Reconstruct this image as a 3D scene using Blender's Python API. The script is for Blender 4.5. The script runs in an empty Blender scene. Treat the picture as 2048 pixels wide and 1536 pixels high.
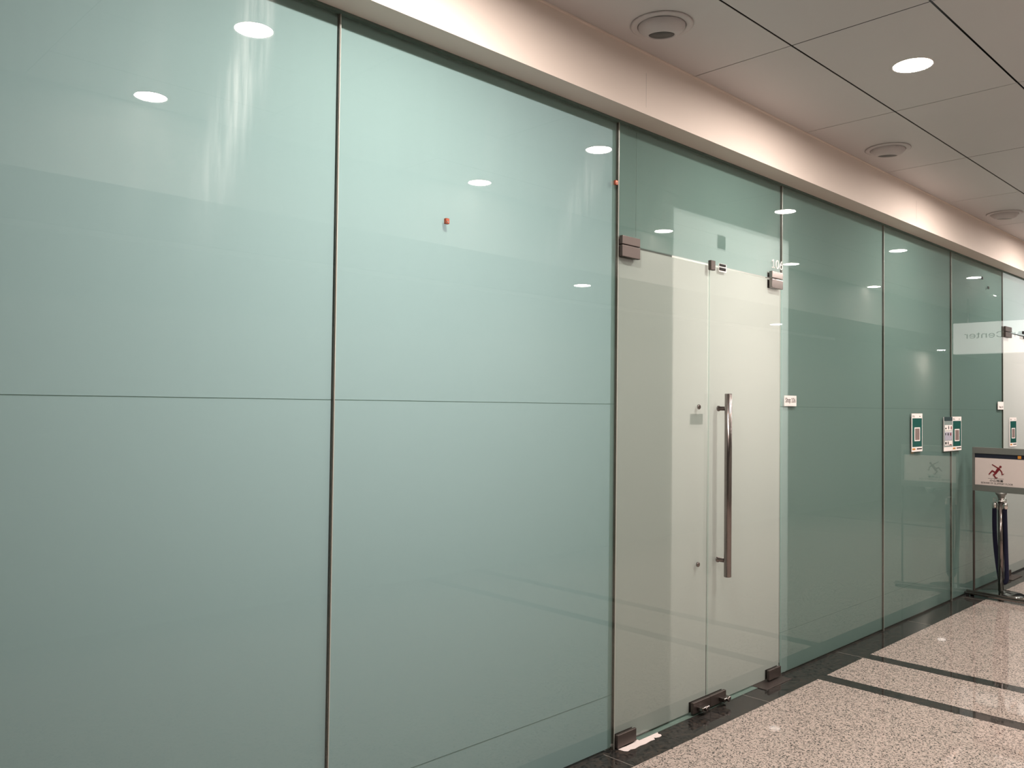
import bpy, bmesh, math, random
from mathutils import Vector, Matrix
random.seed(4)
C = bpy.context.scene
COL = C.collection
# ------------------------------------------------------------------ camera
F_PX, YAW, PITCH, ROLL, DIST, EYE = 1681.83, 0.7739, 0.0258, 0.0118, 2.4109, 1.55
fw = Vector((math.sin(YAW)*math.cos(PITCH), math.cos(YAW)*math.cos(PITCH), math.sin(PITCH)))
rt = Vector((math.cos(YAW), -math.sin(YAW), 0)); up = rt.cross(fw)
r2 = rt*math.cos(ROLL) + up*math.sin(ROLL); u2 = up*math.cos(ROLL) - rt*math.sin(ROLL)
cd = bpy.data.cameras.new('camera'); cam = bpy.data.objects.new('camera', cd); COL.objects.link(cam)
cam.matrix_world = Matrix(((r2.x, u2.x, -fw.x, 0), (r2.y, u2.y, -fw.y, -DIST), (r2.z, u2.z, -fw.z, EYE), (0, 0, 0, 1)))
cd.sensor_width = 36.0; cd.lens = 36.0*F_PX/2048.0; cd.clip_start = 0.05; cd.clip_end = 100
C.camera = cam
# ------------------------------------------------------------------ world, exposure
w = bpy.data.worlds.new('world'); C.world = w; w.use_nodes = True
w.node_tree.nodes['Background'].inputs[0].default_value = (0.9, 0.95, 1.0, 1)
w.node_tree.nodes['Background'].inputs[1].default_value = 0.02
C.view_settings.view_transform = 'Standard'; C.view_settings.look = 'None'
C.view_settings.gamma = 1.0; C.view_settings.exposure = 0.0
C.cycles.max_bounces = 8; C.cycles.diffuse_bounces = 4; C.cycles.glossy_bounces = 4
C.cycles.transparent_max_bounces = 16; C.cycles.caustics_reflective = False; C.cycles.caustics_refractive = False
C.cycles.sample_clamp_indirect = 3.0
# ------------------------------------------------------------------ room lamps (Watts, colour, metres)
ZC, ZS, YS = 3.148, 2.871, -0.134          # ceiling height, soffit height, fascia face
CORRIDOR_W, CORRIDOR_COL = 36.0, (1.0, 0.88, 0.80)
def area(name, loc, size, watts, colr, spread=180, rot=(0, 0, 0), size_y=None):
    l = bpy.data.lights.new(name, 'AREA'); l.shape = 'DISK' if size_y is None else 'RECTANGLE'; l.size = size
    if size_y: l.size_y = size_y
    l.energy = watts; l.color = colr; l.spread = math.radians(spread)
    o = bpy.data.objects.new(name, l); COL.objects.link(o); o.location = loc; o.rotation_euler = rot
    return o
# lamps in the rooms behind the frosted glass, aimed at the glass; the one facing down is added
RX = math.radians(-90)
area('room_lamp', (1.80, 1.90, 2.15), 0.50, 33, (0.96, 0.97, 1.0), rot=(RX, 0, 0))
area('room_lamp', (4.15, 1.30, 1.90), 0.9, 14, (1.0, 0.90, 0.84), rot=(RX, 0, 0), size_y=0.6)
area('room_lamp', (4.30, 0.70, 2.80), 0.4, 6, (1.0, 0.93, 0.86))  # extra lamp, added to brighten what shows through the door gaps
area('room_lamp', (9.8, 1.40, 2.25), 0.9, 52, (1.0, 0.88, 0.86), rot=(RX, 0, 0), size_y=0.6)

# ------------------------------------------------------------------ materials
def mat(name):
    m = bpy.data.materials.new(name); m.use_nodes = True
    nt = m.node_tree; nt.nodes.clear(); out = nt.nodes.new('ShaderNodeOutputMaterial')
    return m, nt, out
def pbr(name, colr, rough=0.5, metal=0.0, ior=1.5, noise=0.0, nscale=30, bump=0.0, emit=0.0, aniso=0.0, stretch=(1, 1, 1)):
    m, nt, out = mat(name); N = nt.nodes; L = nt.links
    b = N.new('ShaderNodeBsdfPrincipled'); L.new(b.outputs[0], out.inputs[0])
    b.inputs['Base Color'].default_value = (*colr, 1); b.inputs['Roughness'].default_value = rough
    b.inputs['Metallic'].default_value = metal; b.inputs['IOR'].default_value = ior
    if emit:
        b.inputs['Emission Color'].default_value = (*colr, 1); b.inputs['Emission Strength'].default_value = emit
    if aniso: b.inputs['Anisotropic'].default_value = aniso
    if noise or bump:
        tc = N.new('ShaderNodeTexCoord'); mp = N.new('ShaderNodeMapping'); mp.inputs['Scale'].default_value = stretch
        nz = N.new('ShaderNodeTexNoise'); nz.inputs['Scale'].default_value = nscale; nz.inputs['Detail'].default_value = 4
        L.new(tc.outputs['Object'], mp.inputs[0]); L.new(mp.outputs[0], nz.inputs['Vector'])
        if noise:
            mx = N.new('ShaderNodeMix'); mx.data_type = 'RGBA'
            mx.inputs[6].default_value = (*[c*(1-noise) for c in colr], 1); mx.inputs[7].default_value = (*[min(1, c*(1+noise)) for c in colr], 1)
            L.new(nz.outputs['Fac'], mx.inputs[0]); L.new(mx.outputs[2], b.inputs['Base Color'])
        if bump:
            bp = N.new('ShaderNodeBump'); bp.inputs['Strength'].default_value = bump; bp.inputs['Distance'].default_value = 0.002
            L.new(nz.outputs['Fac'], bp.inputs['Height']); L.new(bp.outputs[0], b.inputs['Normal'])
    return m
def glass_mat():
    """Flat sheet glass: tinted see-through sheet with a mirror surface and wiping smears."""
    m, nt, out = mat('sheet_glass'); N = nt.nodes; L = nt.links
    tr = N.new('ShaderNodeBsdfTransparent'); tr.inputs[0].default_value = (0.938, 0.983, 0.970, 1)
    gl = N.new('ShaderNodeBsdfGlossy'); gl.inputs['Roughness'].default_value = 0.0
    fr = N.new('ShaderNodeFresnel'); fr.inputs['IOR'].default_value = 1.62
    geo = N.new('ShaderNodeNewGeometry')
    inv = N.new('ShaderNodeMath'); inv.operation = 'SUBTRACT'; inv.inputs[0].default_value = 1.0; L.new(geo.outputs['Backfacing'], inv.inputs[1])
    f2 = N.new('ShaderNodeMath'); f2.operation = 'MULTIPLY'; L.new(fr.outputs[0], f2.inputs[0]); L.new(inv.outputs[0], f2.inputs[1])
    mx = N.new('ShaderNodeMixShader'); L.new(f2.outputs[0], mx.inputs[0]); L.new(tr.outputs[0], mx.inputs[1]); L.new(gl.outputs[0], mx.inputs[2])
    # greasy wiping streaks, long in Z, only in patches on the upper half of the panes
    tc = N.new('ShaderNodeNewGeometry'); mp = N.new('ShaderNodeMapping'); mp.inputs['Scale'].default_value = (16, 1, 0.9)
    nz = N.new('ShaderNodeTexNoise'); nz.inputs['Scale'].default_value = 1.6; nz.inputs['Detail'].default_value = 6; nz.inputs['Roughness'].default_value = 0.7
    L.new(tc.outputs['Position'], mp.inputs[0]); L.new(mp.outputs[0], nz.inputs['Vector'])
    n2 = N.new('ShaderNodeTexNoise'); n2.inputs['Scale'].default_value = 1.1; L.new(tc.outputs['Position'], n2.inputs['Vector'])
    r1 = N.new('ShaderNodeMapRange'); r1.inputs[1].default_value = 0.42; r1.inputs[2].default_value = 0.75; r1.inputs[3].default_value = 0.1; L.new(nz.outputs['Fac'], r1.inputs[0])
    r3 = N.new('ShaderNodeMapRange'); r3.inputs[1].default_value = 0.38; r3.inputs[2].default_value = 0.62; L.new(n2.outputs['Fac'], r3.inputs[0])
    sp = N.new('ShaderNodeSeparateXYZ'); L.new(tc.outputs['Position'], sp.inputs[0])
    r4 = N.new('ShaderNodeMapRange'); r4.inputs[1].default_value = 1.9; r4.inputs[2].default_value = 2.5; L.new(sp.outputs[2], r4.inputs[0])
    a = N.new('ShaderNodeMath'); a.operation = 'MULTIPLY'; L.new(r1.outputs[0], a.inputs[0]); L.new(r3.outputs[0], a.inputs[1])
    b = N.new('ShaderNodeMath'); b.operation = 'MULTIPLY'; L.new(a.outputs[0], b.inputs[0]); L.new(r4.outputs[0], b.inputs[1])
    c = N.new('ShaderNodeMath'); c.operation = 'MULTIPLY'; L.new(b.outputs[0], c.inputs[0]); L.new(inv.outputs[0], c.inputs[1])
    d = N.new('ShaderNodeMath'); d.operation = 'MULTIPLY'; d.inputs[1].default_value = 0.024; L.new(c.outputs[0], d.inputs[0])
    sg = N.new('ShaderNodeBsdfGlossy'); sg.inputs['Roughness'].default_value = 0.30
    sg.inputs['Anisotropy'].default_value = 0.8
    tg = N.new('ShaderNodeTangent'); tg.direction_type = 'RADIAL'; tg.axis = 'Z'; L.new(tg.outputs[0], sg.inputs['Tangent'])
    m2 = N.new('ShaderNodeMixShader'); L.new(d.outputs[0], m2.inputs[0]); L.new(mx.outputs[0], m2.inputs[1]); L.new(sg.outputs[0], m2.inputs[2])
    L.new(m2.outputs[0], out.inputs[0])
    return m
def film_mat(name, colr, trans, tcol):
    """Frosted backing film: scatters light from both sides."""
    m, nt, out = mat(name); N = nt.nodes; L = nt.links
    df = N.new('ShaderNodeBsdfDiffuse'); df.inputs[0].default_value = (*colr, 1)
    ts = N.new('ShaderNodeBsdfTranslucent'); ts.inputs[0].default_value = (*tcol, 1)
    tc = N.new('ShaderNodeNewGeometry'); nz = N.new('ShaderNodeTexNoise'); nz.inputs['Scale'].default_value = 0.8
    L.new(tc.outputs['Position'], nz.inputs['Vector'])
    mxc = N.new('ShaderNodeMix'); mxc.data_type = 'RGBA'; L.new(nz.outputs['Fac'], mxc.inputs[0])
    mxc.inputs[6].default_value = (*[c*0.96 for c in colr], 1); mxc.inputs[7].default_value = (*[min(1, c*1.04) for c in colr], 1)
    L.new(mxc.outputs[2], df.inputs[0])
    mx = N.new('ShaderNodeMixShader'); mx.inputs[0].default_value = trans
    L.new(df.outputs[0], mx.inputs[1]); L.new(ts.outputs[0], mx.inputs[2]); L.new(mx.outputs[0], out.inputs[0])
    return m
def granite(name, base, mid, dark, grey, scale=130, ior=1.5):
    m, nt, out = mat(name); N = nt.nodes; L = nt.links
    b = N.new('ShaderNodeBsdfPrincipled'); L.new(b.outputs[0], out.inputs[0]); b.inputs['Roughness'].default_value = 0.03; b.inputs['IOR'].default_value = ior
    g = N.new('ShaderNodeNewGeometry')
    wn = N.new('ShaderNodeTexNoise'); wn.inputs['Scale'].default_value = scale*0.6; wn.inputs['Detail'].default_value = 3; L.new(g.outputs['Position'], wn.inputs['Vector'])
    va = N.new('ShaderNodeVectorMath'); va.operation = 'SCALE'; va.inputs['Scale'].default_value = 0.012; L.new(wn.outputs['Color'], va.inputs[0])
    ad = N.new('ShaderNodeVectorMath'); L.new(g.outputs['Position'], ad.inputs[0]); L.new(va.outputs[0], ad.inputs[1])
    v = N.new('ShaderNodeTexVoronoi'); v.inputs['Scale'].default_value = scale; L.new(ad.outputs[0], v.inputs['Vector'])
    sx = N.new('ShaderNodeSeparateColor'); L.new(v.outputs['Color'], sx.inputs[0])
    cr = N.new('ShaderNodeValToRGB'); cr.color_ramp.interpolation = 'CONSTANT'; e = cr.color_ramp.elements
    e[0].position = 0; e[0].color = (*dark, 1); e[1].position = 0.13; e[1].color = (*grey, 1)
    for p, c in ((0.30, base), (0.60, mid), (0.85, tuple(min(1, x*1.15) for x in base))):
        q = e.new(p); q.color = (*c, 1)
    L.new(sx.outputs[0], cr.inputs[0]); L.new(cr.outputs[0], b.inputs['Base Color'])
    return m
M = dict(
    glass=glass_mat(),
    teal=film_mat('frosted_green_film', (0.235, 0.32, 0.305), 0.35, (0.85, 0.925, 0.95)),
    white=film_mat('frosted_white_film', (0.53, 0.53, 0.52), 0.35, (0.99, 0.90, 0.875)),
    joint=pbr('film_joint_shadow_line', (0.10, 0.15, 0.13), 0.8, noise=0.2),
    silicone=pbr('joint_silicone', (0.07, 0.062, 0.05), 0.4, noise=0.3, nscale=12),
    seal=pbr('joint_clear_seal', (0.45, 0.46, 0.42), 0.3, noise=0.1, nscale=8),
    fascia=pbr('fascia_paint', (0.74, 0.65, 0.59), 0.7, noise=0.03, nscale=4, bump=0.05),
    tile=pbr('ceiling_tile_paint', (0.56, 0.54, 0.54), 0.45, noise=0.02, nscale=3, bump=0.02),
    gap=pbr('ceiling_gap_dark', (0.02, 0.02, 0.02), 0.9, noise=0.1),
    plastic=pbr('nozzle_plastic', (0.52, 0.49, 0.49), 0.4, noise=0.03),
    nozzle_in=pbr('nozzle_dark', (0.08, 0.08, 0.075), 0.6, noise=0.2),
    reflector=pbr('lamp_reflector', (0.85, 0.83, 0.8), 0.35, noise=0.02),
    lens=pbr('lamp_lens', (1.0, 0.93, 0.86), 0.4, emit=14.0),
    steel=pbr('brushed_steel', (0.27, 0.24, 0.23), 0.20, 1.0, noise=0.12, nscale=60, aniso=0.5, stretch=(1, 1, 12)),
    steel_flat=pbr('satin_steel_plate', (0.10, 0.082, 0.075), 0.42, 0.75, noise=0.08, nscale=90, stretch=(1, 1, 8)),
    plate_mirror=pbr('polished_plate', (0.30, 0.33, 0.31), 0.16, 1.0, noise=0.05),
    chrome=pbr('chrome', (0.72, 0.70, 0.68), 0.12, 1.0, noise=0.03),
    alu=pbr('grey_aluminium', (0.20, 0.205, 0.19), 0.38, 0.55, noise=0.06, nscale=20),
    granite=granite('speckled_granite', (0.43, 0.355, 0.315), (0.34, 0.295, 0.265), (0.045, 0.04, 0.038), (0.18, 0.155, 0.14), 185),
    black_stone=granite('black_granite', (0.030, 0.028, 0.026), (0.022, 0.022, 0.021), (0.010, 0.010, 0.010), (0.045, 0.036, 0.030), 90, 1.38),
    grout=pbr('grout', (0.20, 0.19, 0.17), 0.7, noise=0.1),
    wall=pbr('far_wall_paint', (0.40, 0.39, 0.36), 0.6, noise=0.03, nscale=3),
    wall_dark=pbr('partition_board', (0.30, 0.30, 0.28), 0.8, noise=0.05),
    soffit=pbr('far_soffit_paint', (0.28, 0.27, 0.255), 0.7, noise=0.03),
    room=pbr('room_paint', (0.80, 0.79, 0.75), 0.8, noise=0.02),
    paper=pbr('white_paper', (0.80, 0.76, 0.74), 0.6, noise=0.03),
    tape=pbr('torn_paper', (0.70, 0.62, 0.60), 0.7, noise=0.10, nscale=25),
    ink=pbr('black_ink', (0.012, 0.012, 0.012), 0.85, noise=0.1),
    white_letter=pbr('white_letter', (0.88, 0.84, 0.80), 0.4, noise=0.02),
    poster_green=pbr('poster_green', (0.004, 0.080, 0.068), 0.35, noise=0.12, nscale=10),
    taupe=pbr('poster_taupe', (0.20, 0.15, 0.14), 0.5, noise=0.3, nscale=150),
    poster_dark=pbr('poster_dark', (0.02, 0.045, 0.05), 0.4, noise=0.2),
    poster_grey=pbr('poster_grey', (0.20, 0.26, 0.25), 0.5, noise=0.15),
    poster_lilac=pbr('poster_lilac', (0.38, 0.37, 0.45), 0.5, noise=0.2, nscale=60),
    orange=pbr('orange_mark', (0.55, 0.22, 0.03), 0.5, noise=0.1),
    sign_white=pbr('sign_board_white', (0.62, 0.54, 0.51), 0.55, noise=0.02),
    maroon=pbr('pictogram_maroon', (0.16, 0.006, 0.012), 0.5, noise=0.1),
    navy=pbr('navy_velvet', (0.002, 0.0028, 0.022), 0.9, noise=0.3, nscale=200, bump=0.3),
    navy_flat=pbr('navy_strip', (0.008, 0.010, 0.022), 0.4, noise=0.1),
    copper=pbr('clip_copper', (0.34, 0.085, 0.045), 0.35, 0.5, noise=0.3, nscale=120),
    rubber=pbr('black_rubber', (0.015, 0.015, 0.015), 0.7, noise=0.1),
    signbox=pbr('lit_sign_face', (0.9, 0.9, 0.88), 0.5, emit=0.85),
)
# ------------------------------------------------------------------ mesh helpers (world coordinates in, origin set to the base centre)
def nb(): return bmesh.new()
def box(bm, a, b, mi=0, bev=0.0):
    x0, y0, z0 = [min(p, q) for p, q in zip(a, b)]; x1, y1, z1 = [max(p, q) for p, q in zip(a, b)]
    vs = [bm.verts.new(p) for p in ((x0,y0,z0),(x1,y0,z0),(x1,y1,z0),(x0,y1,z0),(x0,y0,z1),(x1,y0,z1),(x1,y1,z1),(x0,y1,z1))]
    fs = [bm.faces.new([vs[i] for i in f]) for f in ((0,3,2,1),(4,5,6,7),(0,1,5,4),(1,2,6,5),(2,3,7,6),(3,0,4,7))]
    for f in fs: f.material_index = mi
    if bev:
        es = list({e for f in fs for e in f.edges})
        r = bmesh.ops.bevel(bm, geom=es, offset=bev, segments=3, profile=0.5, affect='EDGES')
        for f in r['faces']: f.material_index = mi
def tube(bm, pts, r, n=24, cap=True, mi=0):
    """round bar along a list of points; r is a number or one radius per point"""
    pts = [Vector(p) for p in pts]; rs = r if isinstance(r, (list, tuple)) else [r]*len(pts)
    rings = []; prev = None
    for i, p in enumerate(pts):
        t = (pts[min(i+1, len(pts)-1)] - pts[max(i-1, 0)]).normalized()
        if prev is None:
            a = Vector((0, 0, 1)) if abs(t.z) < 0.9 else Vector((1, 0, 0)); x = a.cross(t).normalized()
        else: x = (prev - t*prev.dot(t)).normalized()
        prev = x; y = t.cross(x)
        rings.append([bm.verts.new(p + (x*math.cos(2*math.pi*k/n) + y*math.sin(2*math.pi*k/n))*rs[i]) for k in range(n)])
    for a, b in zip(rings, rings[1:]):
        for k in range(n):
            f = bm.faces.new((a[k], a[(k+1) % n], b[(k+1) % n], b[k])); f.smooth = True; f.material_index = mi
    if cap:
        f = bm.faces.new(list(reversed(rings[0]))); f.material_index = mi
        f = bm.faces.new(rings[-1]); f.material_index = mi
def lathe(bm, c, prof, n=48, mi=0, closed=False):
    """profile of (radius, z) about a vertical axis through c"""
    rings = []
    for r, z in prof:
        rings.append([bm.verts.new((c[0]+r*math.cos(2*math.pi*k/n), c[1]+r*math.sin(2*math.pi*k/n), c[2]+z)) for k in range(n)] if r > 1e-6
                     else [bm.verts.new((c[0], c[1], c[2]+z))])
    pr = list(zip(rings, rings[1:])) + ([(rings[-1], rings[0])] if closed else [])
    for a, b in pr:
        for k in range(n):
            k2 = (k+1) % n
            if len(a) == 1 and len(b) == 1: continue
            vs = (a[0], b[k2], b[k]) if len(a) == 1 else ((a[k], a[k2], b[0]) if len(b) == 1 else (a[k], a[k2], b[k2], b[k]))
            f = bm.faces.new(vs); f.smooth = True; f.material_index = mi
def prism(bm, pts, nrm, d, mi=0):
    """outline of 3D points pushed d along nrm"""
    nrm = Vector(nrm); a = [bm.verts.new(p) for p in pts]; b = [bm.verts.new(Vector(p)+nrm*d) for p in pts]
    bm.faces.new(list(reversed(a))).material_index = mi; bm.faces.new(b).material_index = mi
    for i in range(len(a)):
        j = (i+1) % len(a); bm.faces.new((a[i], a[j], b[j], b[i])).material_index = mi
def obj(name, bm, mats, parent=None, loc=None, fix=True):
    me = bpy.data.meshes.new(name)
    if fix: bmesh.ops.recalc_face_normals(bm, faces=bm.faces[:])
    xs = [v.co for v in bm.verts]
    if loc is None:
        lo = [min(v[i] for v in xs) for i in range(3)]; hi = [max(v[i] for v in xs) for i in range(3)]
        loc = Vector(((lo[0]+hi[0])/2, (lo[1]+hi[1])/2, lo[2]))
    loc = Vector(loc)
    bmesh.ops.translate(bm, verts=bm.verts, vec=-loc); bm.to_mesh(me); bm.free()
    for m in (mats if isinstance(mats, (list, tuple)) else [mats]): me.materials.append(m)
    o = bpy.data.objects.new(name, me); COL.objects.link(o)
    o['_w'] = list(loc)
    if parent is not None:
        o.parent = parent; o.location = loc - Vector(parent['_w'])
    else: o.location = loc
    return o
def empty(name, loc):
    o = bpy.data.objects.new(name, None); COL.objects.link(o); o.empty_display_size = 0.05; o.location = loc; o['_w'] = list(loc); return o
def tag(o, label, cat, group=None, kind=None):
    o['label'] = label; o['category'] = cat
    if group: o['group'] = group
    if kind: o['kind'] = kind
    return o
def copy_tree(o, parent=None):
    c = o.copy(); COL.objects.link(c)
    if parent is not None: c.parent = parent
    for ch in [x for x in bpy.data.objects if x.parent == o]: copy_tree(ch, c)
    return c
SANS = None
try:      # the plain sans face that ships inside Blender itself
    import os
    SANS = bpy.data.fonts.load(os.path.join(bpy.utils.system_resource('DATAFILES'), 'fonts', 'Inter.woff2'))
except Exception:
    SANS = None
def text(name, s, size, mats, parent, origin, xdir, ydir, width=None, depth=0.0006, bold=0.0, height=None, align='LEFT'):
    """letters as a mesh laid on a plane given by its x and y directions"""
    cu = bpy.data.curves.new(name, 'FONT'); cu.body = s
    if SANS and s.isascii(): cu.font = SANS; bold = 0.0
    cu.size = size; cu.extrude = depth; cu.offset = bold; cu.align_x = align
    t = bpy.data.objects.new(name+'_src', cu); COL.objects.link(t); bpy.context.view_layer.update()
    me = bpy.data.meshes.new_from_object(t.evaluated_get(bpy.context.evaluated_depsgraph_get()))
    bpy.data.objects.remove(t)
    bm = nb(); bm.from_mesh(me); bpy.data.meshes.remove(me)
    x0 = min(v.co.x for v in bm.verts); x1 = max(v.co.x for v in bm.verts); y0 = min(v.co.y for v in bm.verts); y1 = max(v.co.y for v in bm.verts)
    sx = (width/(x1-x0)) if width else 1.0; sy = (height/(y1-y0)) if height else 1.0
    X = Vector(xdir).normalized(); Y = Vector(ydir).normalized(); Z = X.cross(Y); O = Vector(origin)
    for v in bm.verts:
        v.co = O + X*((v.co.x-x0)*sx) + Y*((v.co.y-y0)*sy) + Z*(v.co.z)
    for f in bm.faces: f.material_index = 0
    return obj(name, bm, mats, parent, fix=False)

# ================================================================== SETTING
X0, X1 = -3.0, 26.0
# ---- floor
bm = nb(); box(bm, (X0, -3.6, -0.10), (X1, -0.168, 0.0))
flo = tag(obj('floor', bm, M['granite']), 'polished pinkish speckled granite floor of the corridor', 'floor', kind='structure')
def inlay(x, wid):
    b = nb(); box(b, (x-wid/2, -3.5, -0.004), (x+wid/2, -0.168, 0.0006)); return b
t = inlay(4.735, 0.108); obj('stone_strip', t, M['black_stone'], flo); t = inlay(5.345, 0.108); obj('stone_strip', t, M['black_stone'], flo)
t = inlay(11.9, 0.108); obj('stone_strip', t, M['black_stone'], flo)
bm = nb(); box(bm, (X0, -0.168, -0.10), (X1, 3.2, 0.0005))
tag(obj('trim_1', bm, M['black_stone']), 'black granite border strip along the foot of the glass', 'floor border', kind='structure')
bm = nb()
for x in (0.6, 1.78, 2.955, 4.12, 5.29, 6.46, 7.63, 8.8): box(bm, (x-0.0015, -0.168, 0.0), (x+0.0015, 0.0, 0.0009))
obj('stone_joint', bm, M['grout'], bpy.data.objects['trim_1'])

# ---- ceiling of plain square tiles with dark gaps; tiles that carry lamps have round holes
TX0, TP, TY0, TW = 3.425, 1.147, -0.64, 0.582
LAMP_R = 0.083
lampXY = [(1.69, -0.93), (4.007, -0.94), (6.31, -0.90), (8.63, -0.90), (10.97, -0.91), (1.69, -2.06), (4.02, -2.06), (6.28, -2.07), (8.66, -2.06), (10.96, -2.10), (12.85, -1.20)]
def tile(bm, xa, xb, ya, yb, holes):
    z0, z1 = ZC, ZC+0.003
    hs = [h for h in holes if xa+0.09 < h[0] < xb-0.09 and ya+0.09 < h[1] < yb-0.09]
    if not hs: box(bm, (xa, ya, z0), (xb, yb, z1)); return
    n = 48; cx, cy = hs[0]; outer = []; inner = []
    for k in range(n):
        a = 2*math.pi*k/n; dx, dy = math.cos(a), math.sin(a)
        tx = ((xb-cx) if dx > 0 else (xa-cx))/dx if abs(dx) > 1e-9 else 1e9
        ty = ((yb-cy) if dy > 0 else (ya-cy))/dy if abs(dy) > 1e-9 else 1e9
        s = min(tx, ty); outer.append([cx+dx*s, cy+dy*s]); inner.append((cx+dx*LAMP_R, cy+dy*LAMP_R))
    for X, Y in ((xa, ya), (xa, yb), (xb, ya), (xb, yb)):
        i = min(range(n), key=lambda k: (outer[k][0]-X)**2+(outer[k][1]-Y)**2); outer[i] = [X, Y]
    ov = [bm.verts.new((p[0], p[1], z0)) for p in outer]; iv = [bm.verts.new((p[0], p[1], z0)) for p in inner]
    for k in range(n):
        k2 = (k+1) % n; bm.faces.new((ov[k], iv[k], iv[k2], ov[k2]))
bm = nb()
rows = [(YS-0.004, TY0)] + [(TY0-TW*i, TY0-TW*(i+1)) for i in range(2)] + [(TY0-TW*2, -2.2)]
nx0 = int((TX0-X0)/TP)+1
for ri, (ya, yb) in enumerate(rows):
    g = 0.009
    for k in range(-nx0, 13):
        xa = TX0+TP*k; tile(bm, xa+0.003, xa+TP-0.003, yb+g/2, ya-g/2 if ri else ya, lampXY)
cl = tag(obj('ceiling', bm, M['tile'], fix=False), 'flush white ceiling of large tiles with thin black gaps', 'ceiling', kind='structure')
bm = nb(); box(bm, (X0, -4.2, ZC+0.30), (19, 3.2, ZC+0.34))
tag(obj('ceiling_slab', bm, M['gap']), 'dark void slab above the flush ceiling tiles', 'ceiling', kind='structure')
bm = nb(); box(bm, (X0, YS-0.012, ZC-0.006), (18.4, YS, ZC-0.0005)); 
tag(obj('trim_2', bm, M['fascia']), 'thin pale edge angle where the ceiling meets the fascia', 'trim', kind='structure')
# ---- fascia box over the glass
bm = nb(); box(bm, (X0, YS, ZS), (X1, 0.30, ZC+0.02))
fa = tag(obj('trim_3', bm, M['fascia']), 'long plain painted fascia box above the glass', 'fascia', kind='structure')
bm = nb()
for x in (3.05, 6.27, 9.5): box(bm, (x-0.0004, YS-0.0004, ZS+0.03), (x+0.0004, YS+0.002, ZC-0.09))
obj('board_joint', bm, M['soffit'], fa)
bm = nb(); box(bm, (X0, -0.006, ZS-0.010), (X1, 0.03, ZS+0.004))
tag(obj('trim_4', bm, M['joint']), 'dark slot between glass top and fascia underside', 'trim', kind='structure')
# ---- the far side of the corridor (seen only as a reflection in the glass)
ZL, YF, YW = 2.69, -2.205, -3.53
bm = nb(); box(bm, (X0, YW-0.1, ZL), (X1, YF, ZC+0.02))
tag(obj('ceiling_soffit', bm, M['soffit']), 'lower plain ceiling box on the far side of the corridor', 'ceiling', kind='structure')
bm = nb(); box(bm, (X0, YW-0.12, 0), (12.9, YW, ZL))
tag(obj('wall_opposite', bm, M['wall']), 'pale plain wall across the corridor facing the glass', 'wall', kind='structure')
bm = nb(); box(bm, (12.9, YW-0.12, 0), (X1, YW, ZL))
tag(obj('wall_recess', bm, M['wall']), 'plain wall beyond the opening across the corridor', 'wall', kind='structure')
bm = nb(); box(bm, (X0, YW, ZL-0.045), (12.9, YW+0.025, ZL-0.012))
tag(obj('trim_5', bm, M['paper']), 'thin pale rail high on the wall across the corridor', 'trim', kind='structure')
bm = nb(); box(bm, (X1, -6.2, 0), (X1+0.1, 0.3, 3.2))
tag(obj('wall_end', bm, M['wall']), 'pale end wall closing the far end of the corridor', 'wall', kind='structure')
bm = nb(); box(bm, (X0-0.1, -6.2, 0), (X0, 3.2, 3.45))
tag(obj('wall_near', bm, M['wall']), 'plain wall closing the corridor behind the viewer', 'wall', kind='structure')
# hanging lit sign at the corridor end
sg = empty('hanging_sign', (12.98, -0.95, 2.36)); tag(sg, 'backlit white hanging sign reading Education Center at the corridor end', 'sign')
bm = nb(); box(bm, (12.92, -1.78, 2.36), (13.05, -0.15, 2.80), bev=0.008); obj('sign_box', bm, M['signbox'], sg)
text('lettering', 'Education', 0.09, M['soffit'], sg, (12.918, -0.28, 2.575), (0, -1, 0), (0, 0, 1), width=0.78, height=0.085)
text('lettering', 'Center', 0.09, M['soffit'], sg, (12.918, -1.12, 2.575), (0, -1, 0), (0, 0, 1), width=0.51, height=0.085)
for y in (-1.6, -0.35):
    bm = nb(); tube(bm, [(12.98, y, 2.79), (12.98, y, 3.15)], 0.01, 10); obj('hanger', bm, M['steel'], sg)

# ---- rooms behind the glass
bm = nb()
box(bm, (X0, 2.6, 0), (12.2, 2.7, ZS)); box(bm, (X0, 0.30, ZS), (12.2, 2.7, ZS+0.03)); box(bm, (3.05, 1.5, 0), (8.7, 1.6, ZS)); box(bm, (4.80, 0.062, 0), (4.86, 1.5, ZS))  # short side wall is added, a lit surface behind the door gaps
tag(obj('wall_back', bm, M['room']), 'plain white back wall of the rooms behind the frosted glass', 'wall', kind='structure')
bm = nb()
box(bm, (3.04, 0.026, 0), (3.487, 0.045, ZS)); box(bm, (4.655, 0.026, 0), (8.74, 0.045, ZS)); box(bm, (3.487, 0.026, 2.542), (4.655, 0.045, ZS)); box(bm, (X0, 0.016, 2.818), (3.0, 0.30, ZS))
box(bm, (2.99, 0.02, 0), (3.04, 2.6, ZS)); box(bm, (8.74, 0.045, 0), (8.80, 2.6, ZS))
tag(obj('wall_inner', bm, M['wall_dark']), 'inner partition board standing behind the frosted glass', 'wall', kind='structure')

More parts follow.
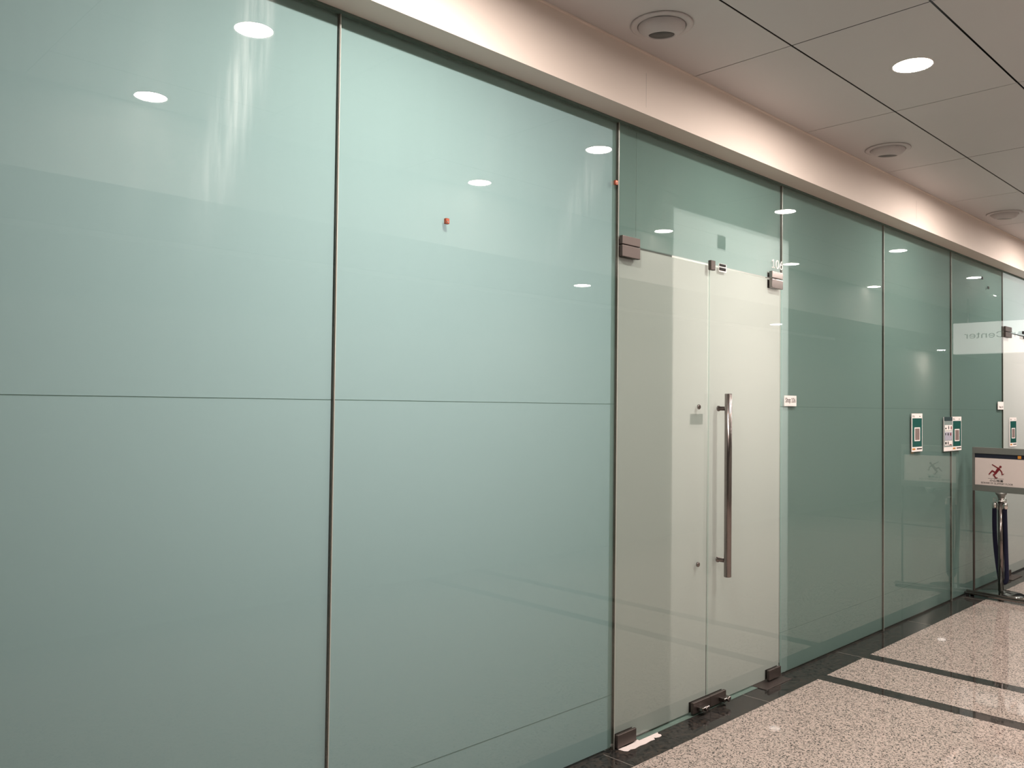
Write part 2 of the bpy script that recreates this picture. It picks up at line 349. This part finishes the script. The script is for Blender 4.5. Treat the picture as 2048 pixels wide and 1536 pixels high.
# ---- glass panes
SE = [0.03, 1.531, 3.028, 4.562, 6.034, 7.403, 8.783, 10.3]     # vertical joints
G = 0.006
ZT = ZS-0.008
def pane_bm(a, b, z0, z1, th=0.011):
    m = nb(); box(m, (a, 0.0, z0), (b, th, z1)); return m
def film_bm(a, b, z0, z1, cuts=()):
    m = nb(); zs = [z0]+[c for c in cuts if z0 < c < z1]+[z1]
    for i in range(len(zs)-1):
        lo = zs[i]+(0.0006 if i else 0); hi = zs[i+1]-(0.0006 if i < len(zs)-2 else 0)
        # single sheet so that light can pass through it once
        vs = [m.verts.new(p) for p in ((a, 0.0125, lo), (b, 0.0125, lo), (b, 0.0125, hi), (a, 0.0125, hi))]; m.faces.new(vs)
    return m
CUTS = (0.247, 1.563)
win = [(-1.47, 0.03, 'leftmost glass pane mostly outside the picture'),
       (0.03, 1.531, 'large frosted green glass pane at the far left, nearest the viewer'),
       (1.531, 3.028, 'large frosted green glass pane just left of the white glass door'),
       (4.562, 6.034, 'frosted green glass pane right of the door carrying the Shop 106 card'),
       (6.034, 7.403, 'frosted green glass pane carrying a single green notice'),
       (7.403, 8.783, 'frosted green glass pane behind the slippery floor sign')]
wi = 0
for a, b, lab in win:
    wi += 1; q = 0.0035
    wn = tag(obj('window_%d' % wi, pane_bm(a+q, b-q, 0.012, ZT), M['glass']), lab, 'glass pane', kind='structure')
    obj('frosted_film', film_bm(a+q+0.001, b-q-0.001, 0.012, ZT, CUTS), M['teal'], wn, fix=False)
    bm = nb()
    for z in CUTS: box(bm, (a+q+0.002, 0.0135, z-0.0013), (b-q-0.002, 0.0145, z+0.0013))
    obj('film_joint', bm, M['joint'], wn)
DT, DZ0 = 2.300, 0.014
for a, b, lab in ((3.028, 4.562, 'green glass transom pane above the white glass door with number 106'), (8.783, 10.3, 'glass transom above the second white door at right edge')):
    wi += 1
    wn = tag(obj('window_%d' % wi, pane_bm(a+0.0035, b-0.0035, DT+0.004, ZT), M['glass']), lab, 'transom', kind='structure')
    obj('frosted_film', film_bm(a+0.0045, b-0.0045, DT+0.004, ZT), M['teal'], wn, fix=False)
    if a < 4:
        text('number', '106', 0.05, M['white_letter'], wn, (4.437, -0.002, 2.362), (1, 0, 0), (0, 0, 1), width=0.124, height=0.051, bold=0.0009, depth=0.0015)
        wn_106 = wn
        bm = nb(); box(bm, (3.156, -0.0004, DT+0.05), (3.1578, 0.0002, ZT-0.02)); obj('film_edge', bm, M['joint'], wn)
    else: wn_far = wn
# joints between panes
for i, x in enumerate(SE[:-1]):
    zb = 2.345 if i == 3 else 0.001
    bm = nb(); box(bm, (x-0.0034, 0.002, zb), (x-0.0004, 0.012, ZT)); box(bm, (x-0.004, 0.0122, zb), (x+0.004, 0.02, ZT))
    tr = tag(obj('trim_%d' % (6+i), bm, M['silicone']), ['thin dark vertical joint at the outer left pane', 'dark double vertical joint between the two large left panes', 'vertical joint at the hinge side of the white door',
        'vertical joint right of the white door', 'thin vertical joint left of the single green notice', 'thin vertical joint behind the paired notices', 'vertical joint beside the second white door'][i], 'glass joint', kind='structure')
    bm = nb(); box(bm, (x+0.0004, 0.001, zb), (x+0.0034, 0.012, ZT)); obj('clear_seal', bm, M['seal'], tr)

# ---- doors
def patch(bm, a, b, z0, z1, t=0.020):
    box(bm, (a, -t, z0), (b, -0.0002, z1), bev=0.0022)
    box(bm, (a+0.002, 0.0112, z0+0.002), (b-0.002, 0.0240, z1-0.002))
def leaf(root, a, b, fm='white'):
    obj('glass_leaf', pane_bm(a, b, DZ0, DT-0.004), M['glass'], root)
    obj('frosted_film', film_bm(a+0.001, b-0.001, DZ0, DT-0.004), M[fm], root, fix=False)
d1 = tag(empty('door_1', (3.41, 0, 0)), 'white glass door leaf without a pull handle, hinged at left', 'door', kind='structure')
leaf(d1, 3.034, 3.7925)
bm = nb(); patch(bm, 3.034, 3.168, 2.241, DT-0.005); obj('hinge_patch', bm, M['steel_flat'], d1)
bm = nb(); patch(bm, 3.035, 3.175, 0.008, 0.066, 0.014); obj('pivot_patch', bm, M['steel_flat'], d1)
bm = nb(); patch(bm, 3.638, 3.7940, 0.012, 0.068, 0.016); bl = obj('lock_patch', bm, M['steel_flat'], d1)
bm = nb(); box(bm, (3.668, -0.052, 0.026), (3.732, -0.015, 0.046), bev=0.004); tube(bm, [(3.70, -0.052, 0.036), (3.70, -0.060, 0.036)], 0.011, 16); obj('thumb_turn', bm, M['steel'], bl)
for z in (1.555, 0.753):
    bm = nb(); tube(bm, [(3.692, 0.0, z), (3.692, -0.006, z), (3.692, -0.009, z)], [0.0125, 0.0125, 0.009], 24); obj('fixing_cap', bm, M['steel'], d1)
d2 = tag(empty('door_2', (4.18, 0, 0)), 'white glass door leaf with the long vertical steel pull handle', 'door', kind='structure')
leaf(d2, 3.7965, 4.5575)
bm = nb(); patch(bm, 4.407, 4.534, 2.243, DT-0.005); obj('hinge_patch', bm, M['steel'], d2)
bm = nb(); patch(bm, 4.400, 4.537, 0.014, 0.070, 0.014); obj('pivot_patch', bm, M['steel_flat'], d2)
bm = nb(); patch(bm, 3.7965, 3.945, 0.012, 0.068, 0.016); bl = obj('lock_patch', bm, M['steel_flat'], d2)
bm = nb(); box(bm, (3.872, -0.052, 0.026), (3.936, -0.015, 0.046), bev=0.004); tube(bm, [(3.904, -0.052, 0.036), (3.904, -0.060, 0.036)], 0.011, 16); obj('thumb_turn', bm, M['steel'], bl)
bm = nb(); hx, hy = 3.876, -0.062
tube(bm, [(hx, hy, 0.674), (hx, hy, 0.676), (hx, hy, 1.624), (hx, hy, 1.626)], [0.0165, 0.019, 0.019, 0.0165], 40)
pl = obj('pull_handle', bm, M['steel'], d2); pl['label'] = 'long vertical brushed steel pull bar'
for z in (1.548, 0.757):
    bm = nb(); tube(bm, [(hx, -0.0002, z), (hx, -0.006, z), (hx, -0.0061, z), (hx, hy, z)], [0.0145, 0.0145, 0.0105, 0.0105], 24); obj('standoff', bm, M['steel'], pl)
# fittings that sit on the transom
bm = nb(); patch(bm, 3.034, 3.168, DT-0.002, 2.338); obj('transom_patch', bm, M['steel_flat'], wn_106)
bm = nb(); patch(bm, 4.407, 4.534, DT+0.001, 2.340); obj('transom_patch', bm, M['steel'], wn_106)
bm = nb(); box(bm, (3.772, -0.020, 2.268), (3.814, -0.0005, 2.319), bev=0.003); obj('door_stop', bm, M['steel_flat'], wn_106)
# magnetic lock plate seen through the clear cut-out
lk = tag(empty('door_lock', (3.912, -0.001, 2.29)), 'small black lock plate above the handle door leaf', 'lock')
bm = nb(); box(bm, (3.876, -0.0016, 2.274), (3.950, -0.0002, 2.3170)); obj('cut_out_edge', bm, M['white_letter'], lk)
bm = nb(); box(bm, (3.878, -0.004, 2.303), (3.940, -0.0016, 2.315)); box(bm, (3.878, -0.004, 2.281), (3.940, -0.0016, 2.296)); obj('lock_plate', bm, M['ink'], lk)
# two fixtures in the room right behind the frosted door: they shade the film
for nm, a, b, lab in (('lock_box', (3.885, 2.400), (3.962, 2.470), 'small dark box showing faintly through the transom glass'), ('lock_box', (3.640, 1.468), (3.752, 1.520), 'small dark box showing faintly through the left door leaf')):
    bm = nb(); box(bm, (a[0], 0.014, a[1]), (b[0], 0.026, b[1])); tag(obj(nm, bm, M['wall_dark']), lab, 'lock box')
# second door at the right edge
d3 = tag(empty('door_3', (9.1, 0, 0)), 'second white glass door at the right edge of the picture', 'door', kind='structure')
leaf(d3, 8.789, 9.54)
bm = nb(); patch(bm, 8.793, 8.982, 2.250, DT-0.003); obj('hinge_patch', bm, M['steel_flat'], d3)
bm = nb(); patch(bm, 8.793, 8.960, 0.006, 0.060, 0.014); obj('pivot_patch', bm, M['steel_flat'], d3)
bm = nb(); patch(bm, 8.793, 8.982, DT+0.003, 2.350); obj('transom_patch', bm, M['steel_flat'], wn_far)
bm = nb(); box(bm, (9.38, -0.03, 2.315), (9.45, -0.0005, 2.345), bev=0.003); box(bm, (9.42, -0.03, 2.27), (9.50, -0.0005, 2.300), bev=0.003); obj('door_stop', bm, M['rubber'], wn_far)
# thresholds and floor plates
bm = nb(); box(bm, (3.20, -0.012, 0.0006), (4.28, 0.03, 0.0022)); tag(obj('trim_20', bm, M['joint']), 'dark threshold gap line under the white glass doors', 'threshold', kind='structure')
bm = nb(); box(bm, (4.277, -0.066, 0.0006), (4.566, 0.03, 0.004), bev=0.0012); tag(obj('floor_plate', bm, M['steel_flat']), 'steel pivot cover plate set in the floor under the handle door', 'floor plate')
bm = nb(); box(bm, (8.72, -0.09, 0.0006), (9.02, 0.03, 0.006), bev=0.0012); tag(obj('floor_plate', bm, M['steel_flat']), 'steel pivot plate in the floor at the second white door', 'floor plate')
# torn white paper left where the other cover plate was
out = [(3.045, 0.0)]
edge = [(3.050, -0.040), (3.062, -0.053), (3.085, -0.048), (3.11, -0.056), (3.15, -0.052), (3.19, -0.056), (3.235, -0.051), (3.262, -0.055), (3.270, -0.046), (3.276, -0.038), (3.283, -0.046), (3.30, -0.052), (3.322, -0.050), (3.333, -0.038), (3.329, -0.026), (3.345, -0.010), (3.347, 0.003), (3.32, 0.006), (3.28, 0.002), (3.22, 0.006), (3.15, -0.010), (3.10, -0.012)]
bm = nb(); prism(bm, [(x, y, 0.0006) for x, y in out+edge], (0, 0, 1), 0.0008); tag(obj('torn_paper', bm, M['tape']), 'torn white paper strip stuck on the black floor border by the hinge', 'paper strip')

# ================================================================== LAMPS AND AIR NOZZLES IN THE CEILING
def downlight(x, y, label, grp, watts=CORRIDOR_W, r=LAMP_R, z=ZC):
    root = tag(empty('downlight', (x, y, z)), label, 'ceiling light', grp)
    bm = nb(); lathe(bm, (x, y, z), [(r-0.001, 0.028), (r-0.001, 0.0), (r-0.001, -0.002), (r+0.006, -0.0025), (r+0.007, 0.0), (r+0.003, 0.002), (r+0.003, 0.028)], 48, closed=True); obj('trim_ring', bm, M['reflector'], root)
    bm = nb(); lathe(bm, (x, y, z), [(0, 0.003), (r-0.0015, 0.003), (r-0.0015, 0.010), (0, 0.010)], 48); obj('lens', bm, M['lens'], root)
    l = area('lamp', (x, y, z+0.0025), (r-0.004)*2, watts, CORRIDOR_COL); l.parent = root; l.location = (0, 0, 0.0025)
    return root
place = ['mirrored brightest at top of the far left pane', 'seen directly', 'mirrored across the joint right of the door', 'mirrored high above the single green notice', 'mirrored above the paired notices']
for i, (x, y) in enumerate(lampXY):
    row = 'near' if y > -1.0 else 'far'
    if i < 5: lab = 'round downlight in near row, ' + place[i]
    elif i < 10: lab = 'downlight of outer row, mirrored ' + ['lower down in the far left pane', 'near the copper clip in the large pane', 'in the transom near the left hinge', 'beside the number 106', 'high in the Shop 106 card pane'][i-5]
    else: lab = 'round recessed downlight between the rows far down the corridor'
    if i == 1: lab = 'glowing round recessed downlight in the ceiling at upper right'
    downlight(x, y, lab, 'recessed corridor downlights', CORRIDOR_W*(1.7 if i == 0 else 1.0))
for x, y, lab in ((5.95, -2.75, 'small downlight in the far soffit seen reflected in the large pane'), (10.4, -3.17, 'small downlight in the far soffit seen reflected on the handle door'), (16.7, -3.21, 'small downlight in the far soffit seen reflected near the paired notices')):
    root = tag(empty('soffit_downlight', (x, y, ZL)), lab, 'ceiling light', 'small downlights in the far soffit')
    bm = nb(); lathe(bm, (x, y, ZL), [(0.075, 0), (0.090, -0.001), (0.092, -0.004), (0.075, -0.006)], 40, closed=True); obj('trim_ring', bm, M['reflector'], root)
    bm = nb(); lathe(bm, (x, y, ZL), [(0, -0.001), (0.076, -0.001), (0.076, -0.005), (0, -0.005)], 40); obj('lens', bm, M['lens'], root)
    l = area('lamp', (x, y, ZL-0.008), 0.15, 14, CORRIDOR_COL); l.parent = root; l.location = (0, 0, -0.008)
def nozzle(x, y, label):
    root = tag(empty('air_nozzle', (x, y, ZC)), label, 'air nozzle', 'round air nozzles in the ceiling')
    bm = nb(); lathe(bm, (x, y, ZC), [(0.128, -0.0005), (0.130, -0.004), (0.124, -0.008), (0.106, -0.010), (0.1005, -0.008), (0.100, -0.0005)], 64, closed=True); obj('flange', bm, M['plastic'], root)
    # shallow ball jet with a dark round opening, tilted away
    tilt = Matrix.Translation((x, y, ZC)) @ Matrix.Rotation(math.radians(5), 4, 'X') @ Matrix.Rotation(math.radians(-6), 4, 'Y')
    bm = nb(); pr = [(0.0985, 0.004), (0.0985, -0.006), (0.096, -0.016), (0.090, -0.025), (0.081, -0.033), (0.070, -0.040), (0.062, -0.043), (0.057, -0.044), (0.054, -0.042), (0.0535, -0.034)]
    lathe(bm, (0, 0, 0), pr, 64); bmesh.ops.transform(bm, matrix=tilt, verts=bm.verts); nz = obj('ball_jet', bm, M['plastic'], root)
    bm = nb(); lathe(bm, (0, 0, 0), [(0, -0.040), (0.0533, -0.040), (0.0533, -0.034), (0, -0.034)], 48); bmesh.ops.transform(bm, matrix=tilt, verts=bm.verts); obj('jet_opening', bm, M['nozzle_in'], nz)
    for s in (-1, 1):
        bm = nb(); a = math.radians(12+90+s*62); px, py = x+0.090*math.cos(a), y+0.090*math.sin(a)
        box(bm, (px-0.002, py-0.004, ZC-0.014), (px+0.002, py+0.004, ZC-0.006)); obj('pivot_clip', bm, M['nozzle_in'], root)
for x, y, l in ((2.862, -0.352, 'round white air nozzle in the ceiling, nearest, upper centre'), (5.20, -0.355, 'round white air nozzle in the ceiling, middle of three'), (7.55, -0.35, 'round white air nozzle in the ceiling, farthest at right edge')): nozzle(x, y, l)

# ================================================================== THINGS ON THE GLASS
def clip(x, z, label, s=0.017):
    root = tag(empty('glass_clip', (x, -0.010, z)), label, 'clip', 'small clips stuck on the glass')
    bm = nb(); box(bm, (x-s/2, -0.014, z-s*0.62), (x+s/2, -0.0003, z+s*0.62), bev=0.002); obj('clip_body', bm, M['copper'], root)
    bm = nb(); tube(bm, [(x-0.002, -0.014, z-0.003), (x-0.002, -0.0165, z-0.003)], 0.003, 12); obj('screw_head', bm, M['steel'], root)
clip(1.999, 2.234, 'small copper coloured clip in the middle of the large pane left of the door')
clip(2.996, 2.573, 'small copper coloured clip high beside the joint left of the door')
bm = nb(); box(bm, (8.325, -0.006, 2.652), (8.36, -0.0003, 2.675), bev=0.002); tag(obj('glass_clip', bm, M['rubber']), 'tiny dark stain high on the pane behind the slippery floor sign', 'clip', 'small clips stuck on the glass')  # dark stain on the glass, built as a small raised block
bm = nb(); box(bm, (8.16, -0.006, 2.72), (8.19, -0.0003, 2.745), bev=0.002); tag(obj('glass_clip', bm, M['rubber']), 'tiny dark clip beside the reflected downlight, left of its twin', 'clip', 'small clips stuck on the glass')
cd_ = tag(empty('shop_card', (4.661, -0.001, 1.567)), 'small white card reading Shop 106 right of the glass door', 'card')
bm = nb(); box(bm, (4.587, -0.0022, 1.567), (4.735, -0.0003, 1.629)); obj('card_sheet', bm, M['paper'], cd_)
text('card_text', 'Shop 106', 0.03, M['ink'], cd_, (4.600, -0.0024, 1.581), (1, 0, 0), (0, 0, 1), width=0.122, height=0.035, bold=0.0006)
cd_ = tag(empty('shop_card', (8.69, -0.001, 1.569)), 'small white card beside the second white door', 'card')
bm = nb(); box(bm, (8.610, -0.0035, 1.568), (8.772, -0.0003, 1.640)); obj('card_sheet', bm, M['paper'], cd_)
text('card_text', 'Shop 10', 0.03, M['ink'], cd_, (8.640, -0.0037, 1.578), (1, 0, 0), (0, 0, 1), width=0.115, height=0.022, bold=0.0005)
def notice(x0, x1, z0, z1, label):
    root = tag(empty('green_notice', ((x0+x1)/2, -0.002, z0)), label, 'notice', 'green notices stuck on the glass')
    W_, H = x1-x0, z1-z0; X = lambda u: x0+W_*u; Z = lambda v: z0+H*v
    bm = nb(); box(bm, (x0, -0.004, z0), (x1, -0.0003, z1)); obj('notice_sheet', bm, M['paper'], root)
    bm = nb(); box(bm, (X(.045), -0.0046, Z(.125)), (X(.955), -0.004, Z(.875))); obj('green_panel', bm, M['poster_green'], root)
    bm = nb(); box(bm, (X(.23), -0.0050, Z(.275)), (X(.77), -0.0046, Z(.635))); obj('white_frame', bm, M['paper'], root)
    bm = nb(); box(bm, (X(.29), -0.0054, Z(.305)), (X(.71), -0.0050, Z(.605))); obj('plain_panel', bm, M['taupe'], root)
    bm = nb(); box(bm, (X(.05), -0.0048, Z(.045)), (X(.32), -0.004, Z(.090))); obj('orange_mark', bm, M['orange'], root)
    bm = nb(); box(bm, (X(.46), -0.0048, Z(.055)), (X(.95), -0.004, Z(.085))); obj('black_mark', bm, M['ink'], root)
    text('heading', 'EL', 0.02, M['ink'], root, (X(.08), -0.0042, Z(.905)), (1, 0, 0), (0, 0, 1), width=W_*.22, height=H*.045)
    text('heading', 'K', 0.02, M['ink'], root, (X(.72), -0.0042, Z(.915)), (1, 0, 0), (0, 0, 1), width=W_*.10, height=H*.025)
notice(6.535, 6.745, 1.240, 1.527, 'single green notice with white bands on the pane left of the paired notices')
notice(7.405, 7.618, 1.224, 1.503, 'green notice on the right of the taped pair across a glass joint')
notice(8.970, 9.180, 1.218, 1.494, 'green notice on the second white door above the slippery floor sign')
root = tag(empty('picture_notice', (7.307, -0.002, 1.224)), 'grey notice with small pictures on the left of the taped pair', 'notice')
x0, x1, z0, z1 = 7.211, 7.403, 1.224, 1.500; W_, H = x1-x0, z1-z0; PX = lambda u: x0+W_*u; PZ = lambda v: z0+H*v
bm = nb(); box(bm, (x0, -0.004, z0), (x1, -0.0003, z1)); obj('notice_sheet', bm, M['paper'], root)
bm = nb(); box(bm, (PX(.0), -0.0046, PZ(.88)), (PX(1), -0.004, PZ(1))); obj('dark_heading', bm, M['poster_dark'], root)
bm = nb(); box(bm, (PX(.0), -0.0046, PZ(.125)), (PX(1), -0.004, PZ(.875))); obj('grey_panel', bm, M['poster_grey'], root)
for v0, v1, k in ((.60, .765, 0), (.562, .585, 0), (.165, .305, 0)):
    bm = nb(); box(bm, (PX(.08), -0.0050, PZ(v0)), (PX(.95), -0.0046, PZ(v1))); obj('picture_row', bm, M['paper'], root)
bm = nb(); box(bm, (PX(.08), -0.0050, PZ(.32)), (PX(.95), -0.0046, PZ(.56))); obj('picture_row', bm, M['poster_lilac'], root)
for u, v, a, b in ((.12, .64, .16, .05), (.48, .63, .10, .12), (.78, .62, .12, .12), (.12, .46, .10, .08), (.40, .45, .14, .09), (.70, .44, .14, .10), (.10, .19, .20, .09), (.40, .18, .12, .11), (.58, .17, .34, .03)):
    bm = nb(); prism(bm, [(PX(u+a*.5*(1+math.cos(t*math.pi/4))), -0.0050, PZ(v+b*.5*(1+math.sin(t*math.pi/4)))) for t in range(8)], (0, -1, 0), 0.0005); obj('small_figure', bm, M['ink' if u < .5 else 'maroon'], root)

# ================================================================== SLIPPERY FLOOR SIGN STAND
A7 = math.radians(7.4); SD = Vector((-math.sin(A7), -math.cos(A7), 0)); SN = Vector((-math.cos(A7), math.sin(A7), 0))   # along the board, and its face (towards the viewer)
S0 = Vector((7.738, -0.055, 0))
st = empty('floor_sign', (7.71, -0.28, 0)); tag(st, 'steel framed floor sign stand reading BEWARE OF SLIPPERY FLOOR', 'floor sign')
def sp(s, n, z): return S0 + SD*s + SN*n + Vector((0, 0, z))
def sbox(bm, s0, s1, n0, n1, z0, z1, bev=0.0):
    t_ = nb(); box(t_, (s0, n0, z0), (s1, n1, z1), bev=bev)
    for v in t_.verts: v.co = sp(v.co.x, v.co.y, v.co.z)
    me = bpy.data.meshes.new('tmp'); t_.to_mesh(me); t_.free(); bm.from_mesh(me); bpy.data.meshes.remove(me)
SW = 0.455
bm = nb(); sbox(bm, 0, SW, -0.012, 0.012, 1.197, 1.249, 0.002); sbox(bm, 0, SW, -0.012, 0.012, 0.885, 0.937, 0.002); sbox(bm, 0, 0.019, -0.012, 0.012, 0.937, 1.197); sbox(bm, SW-0.019, SW, -0.012, 0.012, 0.937, 1.197); obj('sign_frame', bm, M['alu'], st)
bm = nb(); sbox(bm, 0.019, SW-0.019, -0.006, 0.002, 0.937, 1.163); pnl = obj('sign_panel', bm, M['sign_white'], st)
bm = nb(); sbox(bm, 0.019, SW-0.019, -0.006, 0.004, 1.163, 1.197); obj('dark_strip', bm, M['navy_flat'], st)
bm = nb(); sbox(bm, 0.352, 0.378, 0.004, 0.008, 1.168, 1.192, 0.001); obj('yellow_mark', bm, M['orange'], st)
for s in (0.0, SW-0.014):
    bm = nb(); sbox(bm, s, s+0.014, -0.008, 0.008, 0.03, 0.886, 0.002); obj('post', bm, M['steel_flat'], st)
bm = nb(); tube(bm, [sp(SW/2-.005, 0, z) for z in (0.84, 0.858, 0.872, 0.886)], [0.024, 0.028, 0.040, 0.042], 24); obj('neck', bm, M['alu'], st)
bm = nb(); sbox(bm, -0.045, SW+0.045, -0.075, 0.0, 0.026, 0.032); obj('base_plate', bm, M['plate_mirror'], st)
bm = nb(); sbox(bm, -0.050, SW+0.050, 0.0, 0.018, 0.030, 0.050, 0.004); sbox(bm, -0.056, SW+0.056, 0.018, 0.040, 0.018, 0.036, 0.005); obj('base_bar', bm, M['steel'], st)
for s in (-0.035, SW+0.035):
    bm = nb(); tube(bm, [sp(s, -0.060, 0.0), sp(s, -0.060, 0.026)], 0.014, 16); obj('foot', bm, M['rubber'], st)
    bm = nb(); tube(bm, [sp(s, 0.022, 0.0), sp(s, 0.022, 0.018)], 0.012, 16); obj('foot', bm, M['rubber'], st)
# pictogram: a falling man, drawn on the panel (u to the right, v up, metres about its centre)
CU, CV = 0.192, 1.048
lay = [0]
def lim(bm, pts, wd):
    def q(u, v): return sp(CU+u, 0.002+0.00012*lay[0], CV+v)
    for (a, b), (w0, w1) in zip(zip(pts, pts[1:]), zip(wd, wd[1:])):
        lay[0] += 1; dx, dy = b[0]-a[0], b[1]-a[1]; l = math.hypot(dx, dy); nx, ny = -dy/l, dx/l
        prism(bm, [q(a[0]+nx*w0/2, a[1]+ny*w0/2), q(a[0]-nx*w0/2, a[1]-ny*w0/2), q(b[0]-nx*w1/2, b[1]-ny*w1/2), q(b[0]+nx*w1/2, b[1]+ny*w1/2)], SN, 0.0014)
    for (u, v), w0 in zip(pts, wd):
        lay[0] += 1
        prism(bm, [q(u+w0/2*math.cos(k*math.pi/8), v+w0/2*math.sin(k*math.pi/8)) for k in range(16)], SN, 0.0014)
bm = nb()
lim(bm, [(0.027, 0.047), (0.0271, 0.0471)], [0.019, 0.019])
lim(bm, [(0.013, 0.030), (-0.012, -0.008)], [0.022, 0.018])
lim(bm, [(0.012, 0.034), (-0.012, 0.048), (-0.035, 0.062)], [0.009, 0.008, 0.007])
lim(bm, [(0.020, 0.028), (0.038, 0.005), (0.040, -0.013)], [0.010, 0.008, 0.007])
lim(bm, [(-0.010, -0.002), (-0.036, 0.012), (-0.060, -0.018)], [0.012, 0.010, 0.008])
lim(bm, [(-0.010, -0.010), (-0.026, -0.020), (-0.008, -0.046), (0.004, -0.043)], [0.013, 0.010, 0.008, 0.005])
lim(bm, [(0.040, -0.015), (0.055, -0.008)], [0.006, 0.004])
obj('falling_figure', bm, M['maroon'], pnl)
bm = nb(); sbox(bm, CU-0.070, CU+0.052, 0.002, 0.003, CV-0.0535, CV-0.0515); obj('rule_line', bm, M['ink'], pnl)
text('chinese_text', '小心地滑', 0.022, M['ink'], pnl, sp(CU-0.058, 0.0022, CV-0.079), SD, (0, 0, 1), width=0.105, height=0.019, bold=0.0004)
text('english_text', 'BEWARE OF SLIPPERY FLOOR', 0.012, M['ink'], pnl, sp(CU-0.125, 0.0022, CV-0.099), SD, (0, 0, 1), width=0.245, height=0.014, bold=0.0004)

# ================================================================== ROPE STANCHION BEHIND THE SIGN
px, py = 7.985, -0.195
rs = tag(empty('rope_stanchion', (px, py, 0)), 'steel rope stanchion post on a round base behind the floor sign', 'stanchion')
bm = nb(); lathe(bm, (px, py, 0), [(0, 0.0), (0.176, 0.0), (0.179, 0.005), (0.172, 0.012), (0.10, 0.018), (0.05, 0.028), (0.03, 0.034), (0, 0.036)], 64); obj('base_disc', bm, M['plate_mirror'], rs)
bm = nb(); tube(bm, [(px, py, 0.02), (px, py, 0.86)], 0.0205, 32); obj('pole', bm, M['steel'], rs)
bm = nb(); lathe(bm, (px, py, 0), [(0, 0.86), (0.026, 0.86), (0.028, 0.885), (0.020, 0.90), (0.028, 0.925), (0.018, 0.945), (0, 0.95)], 32); obj('finial', bm, M['steel'], rs)
bm = nb(); lathe(bm, (px, py, 0), [(0.022, 0.785), (0.036, 0.786), (0.036, 0.796), (0.022, 0.797)], 32, closed=True); obj('hook_ring', bm, M['chrome'], rs)
rp = tag(empty('velvet_rope', (px, py, 0.12)), 'navy velvet rope hanging doubled from the steel stanchion', 'rope')
def strand(s):
    pts = []; n = 22
    for k in range(n+1):
        t = k/n; z = 0.735 - t*0.60
        off = (0.046 + 0.006*math.sin(t*math.pi) - 0.030*t**2.2) if s > 0 else (0.031 + 0.006*t)
        pts.append((px+0.03*t, py+s*off, z))
    return pts
lft = strand(1); rgt = strand(-1)
ya, yb_ = lft[-1][1], rgt[-1][1]; cy_, ry_ = (ya+yb_)/2, (ya-yb_)/2
arc = [(px+0.03, cy_+ry_*math.cos(math.pi*k/10), 0.135-0.040*math.sin(math.pi*k/10)) for k in range(1, 10)]
bm = nb(); tube(bm, lft[:-1]+arc+list(reversed(rgt[:-1])), 0.0175, 20); obj('rope_body', bm, M['navy'], rp)
for s, pts in ((1, lft), (-1, rgt)):
    so = 0.046 if s > 0 else -0.033
    bm = nb(); tube(bm, [(px, py+so, 0.725), (px, py+so, 0.768), (px, py+so, 0.775)], [0.0205, 0.0205, 0.013], 24); cap = obj('rope_end', bm, M['chrome'], rp)
    bm = nb(); tube(bm, [(px, py+so-s*0.002+s*0.013*math.sin(a), 0.796+0.020*math.cos(a)) for a in [math.pi+2*math.pi*k/14*0.93 for k in range(15)]], 0.0035, 10); obj('hook', bm, M['chrome'], cap)

# tidy: drop the helper property
for o in bpy.data.objects:
    if '_w' in o: del o['_w']
